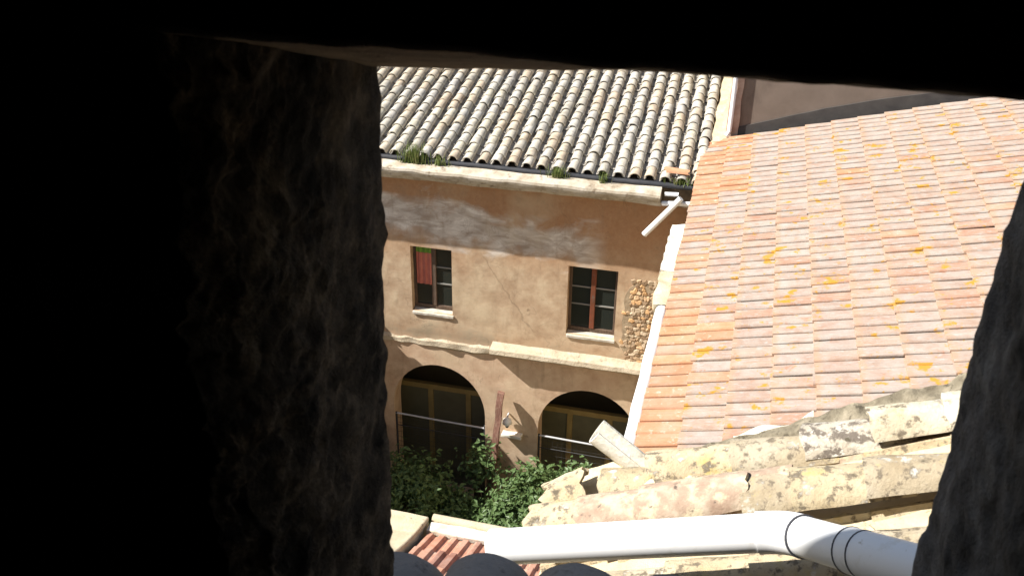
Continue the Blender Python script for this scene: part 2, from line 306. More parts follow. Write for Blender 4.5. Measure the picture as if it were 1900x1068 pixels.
def barrel_mesh(name, mat, r0, r1, L, th=0.014, n=8, ln=1, amp=0.0, seed=0, a0=8, ragged=0.0):
    """half-round tapered tile, x = up the slope, wide end r0 at x=0"""
    m = MB(); rr = random.Random(seed)
    ks = [R(a0+(180-2*a0)*i/n) for i in range(n+1)]
    def pt(i, t, k, inner):
        r = r0+(r1-r0)*t-(th if inner else 0)
        x = t*L
        if ragged and (i == 0 or i == ln): x += ragged*noise.noise(Vector((k*2.2, seed*3.1, i*7)))
        p = Vector((x, r*math.cos(k), r*math.sin(k)*0.86))
        if amp:
            q = p*14+Vector((seed*5.3, 0, 0)); d = noise.noise(q)+0.5*noise.noise(q*2.3)
            p += Vector((0, math.cos(k), math.sin(k)))*d*amp
        return p
    out = [[pt(i, i/ln, k, False) for k in ks] for i in range(ln+1)]
    inn = [[pt(i, i/ln, k, True) for k in ks] for i in range(ln+1)]
    W_ = n+1
    g = lambda i, k: i*W_+k
    fo = [(g(i, k), g(i, k+1), g(i+1, k+1), g(i+1, k)) for i in range(ln) for k in range(n)]
    m.add([p for r_ in out for p in r_], fo, True)
    m.add([p for r_ in inn for p in r_], [f[::-1] for f in fo], True)
    for i, rev in ((0, False), (ln, True)):
        v = out[i]+inn[i]; f = [(k+1, k, k+W_, k+1+W_) for k in range(n)]
        m.add(v, [x[::-1] for x in f] if rev else f)
    for k, rev in ((0, False), (n, True)):
        v = [out[i][k] for i in range(ln+1)]+[inn[i][k] for i in range(ln+1)]
        f = [(i, i+1, i+1+ln+1, i+ln+1) for i in range(ln)]
        m.add(v, [x[::-1] for x in f] if rev else f)
    return m.mesh(name, mat)
def frame_mat(o, xdir, ydir=None, roll=0.0):
    x = Vector(xdir).normalized(); y = Vector(ydir) if ydir else Vector((0, 0, 1)).cross(x)
    y = (y-x*y.dot(x)).normalized(); z = x.cross(y)
    return Matrix(((x.x, y.x, z.x, o[0]), (x.y, y.y, z.y, o[1]), (x.z, y.z, z.z, o[2]), (0, 0, 0, 1))) @ Matrix.Rotation(roll, 4, 'X')
def append_mesh(mb, me, mw):
    o = len(mb.v); mb.v += [tuple(mw @ v.co) for v in me.vertices]
    for p in me.polygons: mb.f.append(tuple(i+o for i in p.vertices)); mb.sm.append(p.use_smooth)

GZ = -14.0
# ------------------------------------------------------------------ ground
g = MB(); g.add([(-300, -300, GZ), (300, -300, GZ), (300, 300, GZ), (-300, 300, GZ)], [(0, 1, 2, 3)])
tag(g.obj('courtyard_ground', M['earth']), 'dark earth ground of the courtyard below the arches', None, None, 'structure')

# ------------------------------------------------------------------ far building with the arcade
FB = thing('far_building', 'old ochre plastered building with two arches, two windows and a grey barrel tiled roof', 'building', None, (-4, 16, GZ))
def P(o, par=FB):    # parent without moving
    o.parent = par; o.matrix_parent_inverse = Matrix.Translation(-par.location); return o
def arch(cx, r, ztop, zspr, zb, n=22):
    pts = [(cx-r, zb)]
    for i in range(n+1):
        t = math.pi-math.pi*i/n
        pts.append((cx+r*math.cos(t), zspr+(ztop-zspr)*math.sin(t)))
    pts.append((cx+r, zb)); return pts
A1 = arch(-5.38, 0.98, -10.66, -11.75, GZ+0.02); A2 = arch(-2.30, 1.00, -10.75, -11.80, GZ+0.02)
WL = (-5.87, -5.05, -9.46, -8.07); WR = (-2.81, -1.89, -9.52, -8.09)
holes = [A1, A2] + [[(a, c), (a, d), (b, d), (b, c)] for a, b, c, d in (WL, WR)]
outer = [(-10.5, GZ-0.2), (-10.5, -6.2), (-0.30, -6.2), (-0.30, GZ-0.2)]
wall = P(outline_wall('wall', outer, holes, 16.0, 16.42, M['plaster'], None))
bk = MB()                                           # what stands behind the openings
bk.box(-10.5, -0.48, 18.6, 18.8, GZ, -6.2); bk.box(-10.5, -10.3, 16.42, 18.6, GZ, -6.2); bk.box(-0.5, -0.30, 16.42, 20.9, GZ, -6.2)
bk.box(-10.3, -0.68, 16.42, 18.6, -10.45, -10.2)
P(bk.obj('inner_wall', M['arcade']))
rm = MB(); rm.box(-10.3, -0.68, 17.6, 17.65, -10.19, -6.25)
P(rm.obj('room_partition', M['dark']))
# string course: broken and thin on the left, whole on the right
sc = MB(); sc.prism([(16.01, -9.92), (15.75, -9.955), (15.73, -10.05), (15.82, -10.12), (16.01, -10.24)], 'x', -4.24, -0.35)
P(wobble(bevel(sc.obj('string_course', M['stringstone']), 0.008), 6, 0.016, 4))
sc = MB(); sc.prism([(16.01, -10.05), (15.955, -10.10), (15.95, -10.20), (16.01, -10.26)], 'x', -6.9, -4.30)
P(wobble(sc.obj('string_course', M['stringstone']), 6, 0.05, 3.5, 4.0))
# cornice
co = MB(); co.prism([(16.01, -6.19), (15.86, -6.21), (15.47, -6.315), (15.46, -6.36), (15.475, -6.41), (15.55, -6.43), (15.56, -6.49), (15.72, -6.54), (15.76, -6.62), (16.01, -6.66)], 'x', -10.5, -1.22)
P(wobble(co.obj('cornice', M['corn']), 6, 0.02, 3.2))
co = MB(); co.box(-1.215, -0.55, 15.80, 16.01, -6.62, -6.2)
P(wobble(co.obj('cornice_end', M['mortarbed']), 4, 0.03, 6))
# windows
def window(a, b, c, d, left):
    fr = MB(); t = 0.055; y0, y1 = 16.15, 16.22
    fr.box(a+.002, a+t, y0, y1, c+.002, d-.002); fr.box(b-t, b-.002, y0, y1, c+.002, d-.002); fr.box(a+t, b-t, y0, y1, d-t, d-.002); fr.box(a+t, b-t, y0, y1, c+.002, c+0.09)
    f = P(bevel(fr.obj('window', M['oldwood']), 0.006))
    mid = (a+b)/2
    mu = MB(); mu.box(mid-0.045, mid+0.045, y0-0.012, y1-0.004, c+0.09, d-t); o = mu.obj('mullion', M['redframe'] if not left else M['oldwood'], f); bevel(o, 0.006)
    for x0, x1 in ((a+t, mid-0.045), (mid+0.045, b-t)):
        gl = MB(); gl.box(x0, x1, 16.185, 16.192, c+0.09, d-t); gl.obj('pane', M['glass'], f)
        for k in (1, 2):
            z = c+0.09+(d-t-c-0.09)*k/3 + (0.06 if k == 1 else 0)
            br = MB(); br.box(x0, x1, 16.165, 16.1845, z-0.012, z+0.012); br.obj('glazing_bar', M['bar'], f)
    si = MB(); si.hexa([(a+0.01, 15.965, c-0.07), (b+0.02, 15.965, c-0.07), (b+0.02, 16.14, c-0.05), (a+0.01, 16.14, c-0.05), (a+0.01, 15.965, c-0.012), (b+0.02, 15.965, c-0.012), (b+0.02, 16.14, c+0.015), (a+0.01, 16.14, c+0.015)])
    wobble(bevel(si.obj('sill', M['corn2'], f), 0.01), 3, 0.012, 6, a)
    return f
window(*WL, True); window(*WR, False)
# rubble where the plaster fell off
bed = MB(); ol = []
for k in range(40):
    t = 2*math.pi*k/40; q_ = 1+0.16*noise.noise(Vector((k*.55, 3, 0)))
    sq = lambda c: math.copysign(abs(c)**0.6, c)
    ol.append((-1.23+0.53*q_*sq(math.cos(t)), -9.10+0.86*q_*sq(math.sin(t))))
bed.add([(x, 15.985, z) for x, z in ol]+[(x, 16.02, z) for x, z in ol], [tuple(range(40))]+[(i, (i+1) % 40, (i+1) % 40+40, i+40) for i in range(40)])
P(bed.obj('rubble_bed', M['rubblebed']))
stone_me = []
for k in range(8):
    rr = random.Random(k); n = rr.choice((5, 6, 6, 7)); an = sorted(2*math.pi*(i+rr.uniform(-.3, .3))/n for i in range(n)); m_ = MB()
    ra = [rr.uniform(.44, .62) for _ in an]
    ring = lambda q_, y: [(r_*q_*math.cos(a), y+rr.uniform(-.08, .08), r_*q_*math.sin(a)) for a, r_ in zip(an, ra)]
    vs = ring(1, 0.5)+ring(0.97, -0.15)+ring(0.68, -0.5)
    m_.add(vs, [(i, (i+1) % n, (i+1) % n+n, i+n) for i in range(n)]+[(i+n, (i+1) % n+n, (i+1) % n+2*n, i+2*n) for i in range(n)]+[tuple(range(2*n, 3*n))])
    o = m_.obj('stone', M['rubble']); stone_me.append(o.data); bpy.data.objects.remove(o)
z = -9.95; row = 0
while z < -8.22:
    x = -1.74+rnd.uniform(-0.06, 0.14); h = rnd.uniform(0.055, 0.10)
    while x < -0.86:
        wd = rnd.uniform(0.05, 0.13)
        if not (z > -8.5 and rnd.random() < 0.35) and not (x < -1.62 and rnd.random() < 0.3):
            o = link('stone', rnd.choice(stone_me)); o.location = (x+wd/2, 15.985, z+h/2+rnd.uniform(-.01, .01)); o.scale = (wd*1.2, rnd.uniform(0.016, 0.034), h*1.25)
            o.rotation_euler = (rnd.uniform(-.2, .2), rnd.uniform(-.5, .5), rnd.uniform(-.2, .2)); P(o)
        x += wd+0.004
    z += h+0.006
# roof
SL = R(10.4); ts, cs = math.tan(SL), math.cos(SL)
RF = MB(); RF.hexa([(-10.5, 15.84, -6.30), (-0.50, 15.84, -6.30), (-0.50, 21.5, -6.30+5.66*ts), (-10.5, 21.5, -6.30+5.66*ts),
                    (-10.5, 15.84, -6.20), (-0.50, 15.84, -6.20), (-0.50, 21.5, -6.20+5.66*ts), (-10.5, 21.5, -6.20+5.66*ts)])
roof = P(RF.obj('roof', M['mortarbed']))
cov = [barrel_mesh('cover_tile', M['barrel'], 0.104+0.005*(k % 3-1), 0.083, 0.40, 0.014, 8, 1, 0.0, k) for k in range(3)]
pan = barrel_mesh('pan_tile', M['barreldark'], 0.085, 0.095, 0.40, 0.014, 6)
cand = []; pans = MB(); rest = MB()
for k in range(37):
    X0 = -0.64-0.267*k
    off = rnd.uniform(-0.12, 0.02)
    dx = rnd.uniform(-0.01, 0.01)
    for j in range(19):
        v = j*0.298+(off if j else 0)+rnd.uniform(-.025, .025)*(j > 0)
        if j and rnd.random() < 0.04: v -= rnd.uniform(.03, .08)
        Y = 15.72+v*cs; Zc = -6.175+(Y-15.75)*ts+rnd.uniform(0.012, 0.024)
        d = Vector((rnd.uniform(-.035, .035), cs, math.sin(SL)-0.05))
        sc_ = rnd.uniform(.92, 1.06)
        mw = frame_mat((X0+dx+rnd.uniform(-.012, .012), Y, Zc+0.012), d, (-1, 0, 0), rnd.uniform(-.10, .10)) @ Matrix.Diagonal((1, sc_, sc_, 1))
        cand.append((in_view((X0, Y+0.15, Zc+.08), 12), proj((X0, Y, Zc))[2], rnd.choice(cov), mw))
        mp = frame_mat((X0-0.1335, Y+0.03, Zc+0.045), Vector((0, cs, math.sin(SL)-0.05)), (-1, 0, 0)) @ Matrix.Rotation(math.pi, 4, 'X')
        append_mesh(pans, pan, mp)
cand.sort(key=lambda c: (not c[0], c[1]))
for n_, (vis, dd, me, mw) in enumerate(cand):
    if vis and n_ < 300:
        o = link('cover_tile', me, roof); o.matrix_parent_inverse = Matrix.Identity(4); o.matrix_world = mw
        o.matrix_basis = roof.matrix_basis.inverted() @ mw
    else: append_mesh(rest, me, mw)
tag(pans.obj('pan_tiling', M['barreldark'], roof, fix=False), None, None, None, 'stuff')
tag(rest.obj('cover_tiling', M['barrel'], roof, fix=False), None, None, None, 'stuff')
gt = MB(); gt.tube([(-10.5+i*0.5, 15.735+0.008*math.sin(i*1.7), -6.225-0.004*(i % 3)) for i in range(21)], 0.05, 10)
P(gt.obj('gutter', M['darkgutter']))
vg = MB(); vg.hexa([(-0.53, 15.9, -6.3), (-0.24, 15.9, -6.3), (-0.24, 21.3, -6.3+5.4*ts), (-0.53, 21.3, -6.3+5.4*ts),
                    (-0.53, 15.9, -6.10), (-0.24, 15.9, -6.12), (-0.24, 21.3, -6.10+5.4*ts), (-0.53, 21.3, -6.09+5.4*ts)])
P(wobble(vg.obj('verge_mortar', M['mortarlight']), 5, 0.05, 3.2))
# arcade glazing frames behind the arches
for cx, zb in ((-5.38, -11.9), (-2.30, -12.0)):
    f = MB(); f.box(cx-1.35, cx+1.35, 17.0, 17.1, zb-0.06, zb+0.06); b_ = P(f.obj('arcade_beam', M['yellowwood']))
    for dx in (-0.52, 0.33):
        f = MB(); f.box(cx+dx-0.055, cx+dx+0.055, 17.0, 17.09, GZ, zb-0.062); f.obj('arcade_post', M['yellowwood'], b_)
    for xa, xb in ((-1.3, -0.58), (-0.46, 0.27), (0.39, 1.3)):
        f = MB(); f.box(cx+xa, cx+xb, 17.03, 17.05, GZ, zb-0.065); f.obj('arcade_pane', M['olive'], b_)

# things on the far building
cl = thing('hanging_cloth', 'red cloth with green top hanging behind the left window pane', 'cloth', None, (-5.67, 16.13, -8.1))
for nm, z0, z1, mt in (('red_panel', -8.92, -8.25, 'redcloth'), ('green_panel', -8.245, -8.13, 'greencloth')):
    m_ = MB(); n = 10
    v = [(-5.80+0.30*i/n, 16.135+0.012*math.sin(i*1.9), z) for z in (z0, z1) for i in range(n+1)] + [(-5.80+0.30*i/n, 16.141+0.012*math.sin(i*1.9), z) for z in (z0, z1) for i in range(n+1)]
    q = n+1
    f = [(i, i+1, i+1+q, i+q) for i in range(n)]+[(i+2*q, i+3*q, i+1+3*q, i+1+2*q) for i in range(n)]+[(i, i+2*q, i+1+2*q, i+1) for i in range(n)]+[(i+q, i+1+q, i+1+3*q, i+3*q) for i in range(n)]
    m_.add(v, f); P(m_.obj(nm, M[mt]), cl)
op = thing('overflow_pipe', 'white drain spout of crossed pipes at the corner below the grey tiled eave', 'pipe', None, (-1.1, 15.6, -6.5))
m_ = MB(); m_.tube([(-1.437, 15.5, -7.07), (-0.875, 15.5, -6.345)], 0.052, 12); P(m_.obj('spout', M['pvc']), op)
m_ = MB(); m_.tube([(-1.19, 15.56, -6.49), (-0.68, 15.56, -6.45)], 0.040, 12); P(m_.obj('cross_pipe', M['pvc']), op)
m_ = MB(); m_.tube([(-1.16, 15.66, -6.36), (-0.93, 15.66, -6.345)], 0.036, 12); P(m_.obj('stub_pipe', M['pvc']), op)
lt = link('loose_tile', barrel_mesh('loose_tile', M['terracotta'], 0.10, 0.085, 0.40, 0.014, 8, 3, 0.004, 3, 25, 0.05))
lt.matrix_world = frame_mat((-1.21, 15.84, -6.03), (1, 0.12, -0.06), (-0.1, 1, 0.15))
tag(lt, 'loose orange tile lying crosswise on the grey barrel tiles near the eave', 'roof tile')
wl = thing('wall_lamp', 'small grey lamp with white shade on the pier between the arches', 'lamp', None, (-3.9, 15.95, -11.7))
m_ = MB(); m_.tube([(-3.9, 15.99, -11.55), (-3.9, 15.90, -11.55), (-3.9, 15.86, -11.60)], 0.02, 8); P(m_.obj('bracket', M['metal']), wl)
m_ = MB(); m_.tube([(-3.9, 15.86, -11.57), (-3.9, 15.86, -11.62), (-3.9, 15.86, -11.70), (-3.9, 15.86, -11.74)], [0.03, 0.085, 0.10, 0.06], 12); P(m_.obj('shade', M['white']), wl)
m_ = MB(); m_.tube([(-3.9, 15.86, -11.742), (-3.9, 15.86, -11.80)], [0.05, 0.03], 12); P(m_.obj('globe', M['darkgutter']), wl)
sh = MB(); sh.box(-4.02, -3.60, 15.84, 16.0, -12.06, -11.99)
tag(wobble(bevel(sh.obj('ledge_slab', M['lime']), 0.01), 3, 0.02, 6), 'small white stone shelf on the pier under the grey lamp', 'shelf')
po = MB(); po.hexa([(-4.24, 15.12, GZ), (-4.10, 15.12, GZ), (-4.10, 15.24, GZ), (-4.24, 15.24, GZ), (-4.09, 15.80, -10.98), (-3.97, 15.80, -11.0), (-3.97, 15.90, -11.0), (-4.09, 15.90, -10.98)])
tag(wobble(po.obj('leaning_post', M['post']), 5, 0.025, 3), 'rusty brown post leaning on the pier between the two arches', 'post')
for x0, x1, lab in ((-6.36, -4.40, 'wire fence with white rail across the shaded left arch'), (-3.30, -1.30, 'wire fence with white rail across the right arch')):
    fe = thing('wire_fence', lab, 'fence', 'wire fences across the arches', ((x0+x1)/2, 16.06, -12.6))
    m_ = MB(); m_.tube([(x0-.02, 16.06, -12.02), ((x0+x1)/2, 16.06, -12.05), (x1+.02, 16.06, -12.07)], 0.02, 8); P(m_.obj('rail', M['metal']), fe)
    m_ = MB(); m_.tube([(x0, 16.07, -12.33), (x1, 16.07, -12.36)], 0.010, 6); P(m_.obj('middle_wire', M['wire']), fe)
    m_ = MB()
    for i in range(int((x1-x0)/0.1)+1): m_.tube([(x0+i*0.1, 16.08, -13.3), (x0+i*0.1, 16.08, -12.05)], 0.003, 4, False)
    for i in range(9): m_.tube([(x0, 16.085, -12.15-i*0.12), (x1, 16.085, -12.17-i*0.12)], 0.003, 4, False)
    tag(P(m_.obj('wire_mesh', M['wire']), fe), None, None, None, 'stuff')
    for x in (x0+0.02, x1-0.02):
        m_ = MB(); m_.tube([(x, 16.06, GZ), (x, 16.06, -12.0)], 0.022, 8); P(m_.obj('fence_post', M['wire']), fe)

def blades(name, x, y, z, n, h, sx, lab):
    t = thing(name, lab, 'weed', 'weeds growing along the eave', (x, y, z)); m_ = MB()
    for i in range(n):
        bx, by = rnd.gauss(0, sx), rnd.uniform(-.03, .03); a = rnd.uniform(0, 6.28); ln = rnd.uniform(.18, .5)*h*0.6; hh = h*rnd.uniform(.5, 1)
        wd = rnd.uniform(.004, .009)
        ex, ey = math.cos(a)*ln, math.sin(a)*ln; px, py = -math.sin(a)*wd, math.cos(a)*wd
        m_.add([(bx-px, by-py, 0), (bx+px, by+py, 0), (bx+ex*.4+px*.8, by+ey*.4+py*.8, hh*.6), (bx+ex*.4-px*.8, by+ey*.4-py*.8, hh*.6), (bx+ex, by+ey, hh)], [(0, 1, 2, 3), (3, 2, 4)])
    o = m_.obj('leaf_blades', M['grass'], t, fix=False); tag(o, None, None, None, 'stuff')
blades('grass_tuft', -5.62, 15.66, -6.30, 150, 0.50, 0.12, 'largest clump of green grass growing on the white cornice at the left')
blades('grass_tuft', -5.15, 15.66, -6.30, 45, 0.30, 0.12, 'low sparse weeds just right of the largest grass clump')
blades('grass_tuft', -3.02, 15.66, -6.30, 70, 0.30, 0.09, 'bushy green weed at the middle of the white cornice')
blades('grass_tuft', -2.22, 15.66, -6.32, 40, 0.34, 0.04, 'narrow upright weed right of the bushy one on the white cornice')
blades('grass_tuft', -0.90, 15.72, -6.22, 70, 0.2, 0.12, 'dry weed in the gutter corner above the white spout')

# ------------------------------------------------------------------ left wing (outside the frame; throws the shade on the courtyard's left)
LW = thing('left_wing', 'ochre courtyard wing on the left that shades the arcade', 'building', None, (-9, 10, GZ))
m_ = MB(); m_.box(-11.5, -7.6, 3, 15.99, GZ-.1, -9.1); P(m_.obj('wall', M['reveal']), LW)
m_ = MB(); m_.hexa([(-11.6, 2.9, -8.08), (-7.45, 2.9, -9.16), (-7.45, 15.98, -9.16), (-11.6, 15.98, -8.08), (-11.6, 2.9, -7.98), (-7.45, 2.9, -9.06), (-7.45, 15.98, -9.06), (-11.6, 15.98, -7.98)])
lroof = P(m_.obj('roof', M['mortarbed']), LW)
m_ = MB(); ld_ = Vector((-4.15, 0, 1.08)).normalized()
for i in range(48):
    for j in range(14):
        p_ = Vector((-7.40, 3.1+i*0.267+rnd.uniform(-.01, .01), -9.05))+ld_*(j*0.30+rnd.uniform(-.03, .03))
        append_mesh(m_, rnd.choice(cov), frame_mat(p_, ld_+Vector((0, rnd.uniform(-.03, .03), -.04)), (0, -1, 0), rnd.uniform(-.08, .08)))
tag(m_.obj('cover_tiling', M['barrel'], lroof, fix=False), None, None, None, 'stuff')

# ------------------------------------------------------------------ tall building beyond the flat-tile roof
TB = thing('tall_building', 'plain brown rendered building rising behind the flat tiled roof', 'building', None, (3, 22, GZ))
m_ = MB(); m_.box(-0.22, 12, 17.48, 27, GZ-.1, -2.4); P(m_.obj('wall', M['blockwall']), TB)
m_ = MB(); m_.hexa([(-0.30, 17.46, -6.3), (-0.10, 17.44, -6.3), (-0.10, 17.8, -6.3), (-0.30, 17.8, -6.3), (-0.30, 17.46, -2.4), (-0.10, 17.44, -2.4), (-0.10, 17.8, -2.4), (-0.30, 17.8, -2.4)])
P(wobble(m_.obj('corner_strip', M['redblock']), 5, 0.03, 3), TB)
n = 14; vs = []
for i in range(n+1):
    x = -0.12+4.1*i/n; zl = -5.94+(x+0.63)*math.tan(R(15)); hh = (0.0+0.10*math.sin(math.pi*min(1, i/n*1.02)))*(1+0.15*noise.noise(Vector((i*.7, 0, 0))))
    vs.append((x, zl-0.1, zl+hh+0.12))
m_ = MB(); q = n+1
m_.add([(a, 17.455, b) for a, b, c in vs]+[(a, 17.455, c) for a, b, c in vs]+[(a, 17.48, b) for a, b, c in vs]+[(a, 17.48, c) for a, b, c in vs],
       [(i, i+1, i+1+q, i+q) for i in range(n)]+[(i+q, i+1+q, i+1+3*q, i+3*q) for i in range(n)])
P(m_.obj('dark_strip', M['darkstrip']), TB)  # dark strip on the wall, following the roof's sloping far edge
m_ = MB(); m_.tube([(-0.245, 17.40, -4.3), (-0.245, 17.40, -5.1), (-0.25, 17.40, -5.74), (-0.30, 17.34, -5.82)], 0.04, 10); P(m_.obj('downpipe', M['pvc']), TB)

# ------------------------------------------------------------------ right building with flat interlocking tiles
RB = thing('tiled_wing', 'long wing with salmon flat tiled roof spotted with ochre lichen', 'building', None, (3, 14, GZ))
RS = R(15)
m_ = MB(); m_.prism([(-0.42, GZ-.1), (7.0, GZ-.1), (7.0, -6.05+7.4*math.tan(RS)), (-0.42, -6.10)], 'y', 7.2, 15.4); P(m_.obj('wall', M['reveal']), RB)
def slope_pt(u, y, h=0.0): return Vector((-0.666+u*math.cos(RS)-h*math.sin(RS), y, -5.967+u*math.sin(RS)+h*math.cos(RS)))
m_ = MB(); a, b_ = slope_pt(0.03, 0, -0.09), slope_pt(8.0, 0, -0.09); c_, d_ = slope_pt(8.0, 0, -0.03), slope_pt(0.03, 0, -0.03)
m_.prism([(p.x, p.z) for p in (a, b_, c_, d_)], 'y', 7.1, 17.43); rroof = P(m_.obj('roof', M['mortarbed']), RB)
def flat_mesh(k, mat):
    rr = random.Random(k); m_ = MB(); L = 0.48; W_ = 0.223
    prof = [(-0.1105, 0.0), (-0.1105, 0.020), (-0.100, 0.032), (-0.086, 0.032), (-0.076, 0.014), (-0.02, 0.012), (0.0, 0.018), (0.02, 0.012), (0.094, 0.012), (0.105, 0.008), (0.105, -0.006), (-0.08, -0.006)]
    n = len(prof); v = []
    for x, s_ in ((0, 1), (L, 1)):
        for (y, z) in prof: v.append((x+rr.uniform(-.004, .004), y, z+0.004*rr.uniform(-1, 1)))
    m_.add(v, [(i, (i+1) % n, (i+1) % n+n, i+n) for i in range(n)]+[tuple(range(n-1, -1, -1)), tuple(range(n, 2*n))])
    return m_.mesh('roof_tile', mat)
fl = [flat_mesh(k, M['flat']) for k in range(4)]; flo = [flat_mesh(k, M['flatorange']) for k in range(3)]
cand = []
for j in range(46):
    y = 7.2+j*0.2228
    for i in range(15):
        u = i*0.438+rnd.uniform(-.010, .010)
        if rnd.random() < 0.05: u += rnd.uniform(-.03, .02)
        p = slope_pt(u, y+rnd.uniform(-.004, .004), 0.018+rnd.uniform(-.003, .006))
        d = Vector((math.cos(RS-0.05), rnd.uniform(-.012, .012), math.sin(RS-0.05+rnd.uniform(-.008, .008))))
        mw = frame_mat(p, d, (0, 1, 0), rnd.uniform(-.02, .02))
        me = rnd.choice(flo) if ((i == 0 and (j < 20 or rnd.random() < 0.45)) or (i == 1 and rnd.random() < 0.12) or rnd.random() < 0.015 or (j > 33 and i < 2 and rnd.random() < .4)) else rnd.choice(fl)
        cand.append((in_view(slope_pt(u+.2, y), 15), proj(p)[2], me, mw))
cand.sort(key=lambda c: (not c[0], c[1])); rest = MB(); resto = MB()
for n_, (vis, dd, me, mw) in enumerate(cand):
    if vis and n_ < 300:
        o = link('roof_tile', me, rroof); o.matrix_basis = rroof.matrix_basis.inverted() @ mw
    else: append_mesh(resto if me in flo else rest, me, mw)
tag(rest.obj('flat_tiling', M['flat'], rroof, fix=False), None, None, None, 'stuff')
tag(resto.obj('orange_tiling', M['flatorange'], rroof, fix=False), None, None, None, 'stuff')
m_ = MB(); m_.tube([(-0.72+0.006*math.sin(i*2.1), 7.2+i*0.315, -6.02+0.004*math.cos(i*1.3)) for i in range(13)], 0.080, 14)
P(m_.obj('gutter', M['white']), RB)
m_ = MB(); m_.box(-0.84, -0.63, 11.03, 12.7, -6.17, -5.98); P(wobble(m_.obj('mortar_ledge', M['mortarlight']), 5, 0.06, 3.3), RB)
m_ = MB(); m_.box(-0.86, -0.64, 12.0, 13.55, -6.12, -5.96); P(wobble(m_.obj('lime_ledge', M['lime']), 5, 0.05, 3.5, 3), RB)

# ------------------------------------------------------------------ lean-to roof below the window, on the left
LT = thing('lean_to', 'low lean-to with ribbed red tiles and white coping below the window', 'building', None, (-1.7, 5, GZ))
LS = R(25); lt_ = math.tan(LS)
def lz(y): return -6.17+(6.55-y)*lt_
m_ = MB(); m_.prism([(3.0, GZ-.1), (6.5, GZ-.1), (6.5, lz(6.5)-0.16), (3.0, lz(3.0)-0.16)], 'x', -2.62, 0.6); P(m_.obj('wall', M['reveal']), LT)
m_ = MB(); m_.prism([(2.9, lz(2.9)-0.12), (6.52, lz(6.52)-0.12), (6.52, lz(6.52)-0.04), (2.9, lz(2.9)-0.04)], 'x', -2.34, 0.6); lr = P(m_.obj('roof', M['mortarbed']), LT)
def rib_mesh(k):
    rr = random.Random(k); m_ = MB(); L = 0.46
    prof = [(-0.112, -0.01), (-0.112, 0.02), (-0.095, 0.034), (-0.06, 0.034), (-0.04, 0.008), (-0.012, 0.008), (0.004, 0.032), (0.05, 0.032), (0.068, 0.008), (0.108, 0.006), (0.108, -0.01)]
    n = len(prof); v = [(x, y, z+rr.uniform(-.003, .003)) for x in (0, L) for y, z in prof]
    m_.add(v, [(i, (i+1) % n, (i+1) % n+n, i+n) for i in range(n)]+[tuple(range(n-1, -1, -1)), tuple(range(n, 2*n))])
    return m_.mesh('roof_tile', M['terra2'])
M['terra2'] = weathered('red_ribbed_tile', [(0.40, 0.19, 0.12), (0.52, 0.29, 0.20), (0.56, 0.38, 0.29)], 7, [((0.30, 0.25, 0.21), 12, 0.62, 0.1)],
                        hue=[(1, 1, 1), (0.85, 0.8, 0.8), (1.05, 0.95, 0.9), (0.7, 0.66, 0.7)], bmp=0.4)
ribs = [rib_mesh(k) for k in range(3)]
for i in range(7):
    for j in range(8):
        p = (-2.20+i*0.223, 6.45-j*0.40*math.cos(LS), lz(6.45)+j*0.40*math.sin(LS)-0.005)
        o = link('roof_tile', rnd.choice(ribs), lr)
        o.matrix_basis = lr.matrix_basis.inverted() @ frame_mat(p, (rnd.uniform(-.01, .01), -math.cos(LS), math.sin(LS)-0.04), (1, 0, 0))
m_ = MB(); m_.box(-2.33, 0.6, 6.47, 6.60, -6.30, -6.08); P(wobble(bevel(m_.obj('coping', M['lime']), 0.01), 5, 0.015, 5), LT)
m_ = MB(); m_.tube([(-2.33, 6.67, -6.12), (0.6, 6.67, -6.16)], 0.05, 10); P(m_.obj('gutter', M['mortarlight']), LT)
m_ = MB(); m_.prism([(2.9, lz(2.9)-0.3), (6.62, -6.6), (6.62, -6.05), (6.3, -5.98), (2.9, lz(2.9)+0.20)], 'x', -2.75, -2.36)
P(wobble(bevel(m_.obj('parapet', M['mortarlight']), 0.015), 4, 0.02, 4), LT)

# ------------------------------------------------------------------ shrubs of the courtyard
def shrub(cx, cy, cz, rx, ry, rz, n, ls, lab, seed):
    rr = random.Random(seed)
    t = thing('shrub', lab, 'shrub', 'shrubs in the courtyard', (cx, cy, GZ))
    m_ = MB(); cl = []
    for i in range(70):
        u = rr.uniform(0, 6.283); w_ = rr.uniform(-0.5, 1); q_ = math.sqrt(1-w_*w_); k = rr.uniform(0.55, 1.08)
        cl.append(Vector((cx+rx*k*q_*math.cos(u), cy+ry*k*q_*math.sin(u), cz+rz*k*w_)))
    for i in range(n):
        c = rr.choice(cl); p = c+Vector((rr.gauss(0, .15), rr.gauss(0, .15), rr.gauss(0, .12)))
        if p.z < GZ+0.05: continue
        o_ = (p-Vector((cx, cy, cz-0.5))).normalized(); nrm = (o_+Vector((rr.gauss(0, .6), rr.gauss(0, .6), rr.gauss(0.3, .5)))).normalized()
        a = nrm.orthogonal().normalized(); a = Matrix.Rotation(rr.uniform(0, 6.28), 3, nrm) @ a; b2 = nrm.cross(a)
        l = ls*rr.uniform(.45, 1.5); w2 = l*0.27
        m_.add([p, p+a*l*.5+b2*w2+nrm*l*.06, p+a*l-nrm*l*.12, p+a*l*.5-b2*w2+nrm*l*.06], [(0, 1, 2), (0, 2, 3)])
    tag(P(m_.obj('foliage', M['leaf'], None, fix=False), t), None, None, None, 'stuff')
    m_ = MB()
    for i in range(9):
        c = rr.choice(cl); b0 = Vector((cx+rr.uniform(-.2, .2), cy+rr.uniform(-.2, .2), GZ)); md_ = b0.lerp(c, .55)+Vector((0, 0, .15))
        m_.tube([b0, md_, c], [.03, .02, .008], 6)
    P(m_.obj('stem', M['stem']), t)
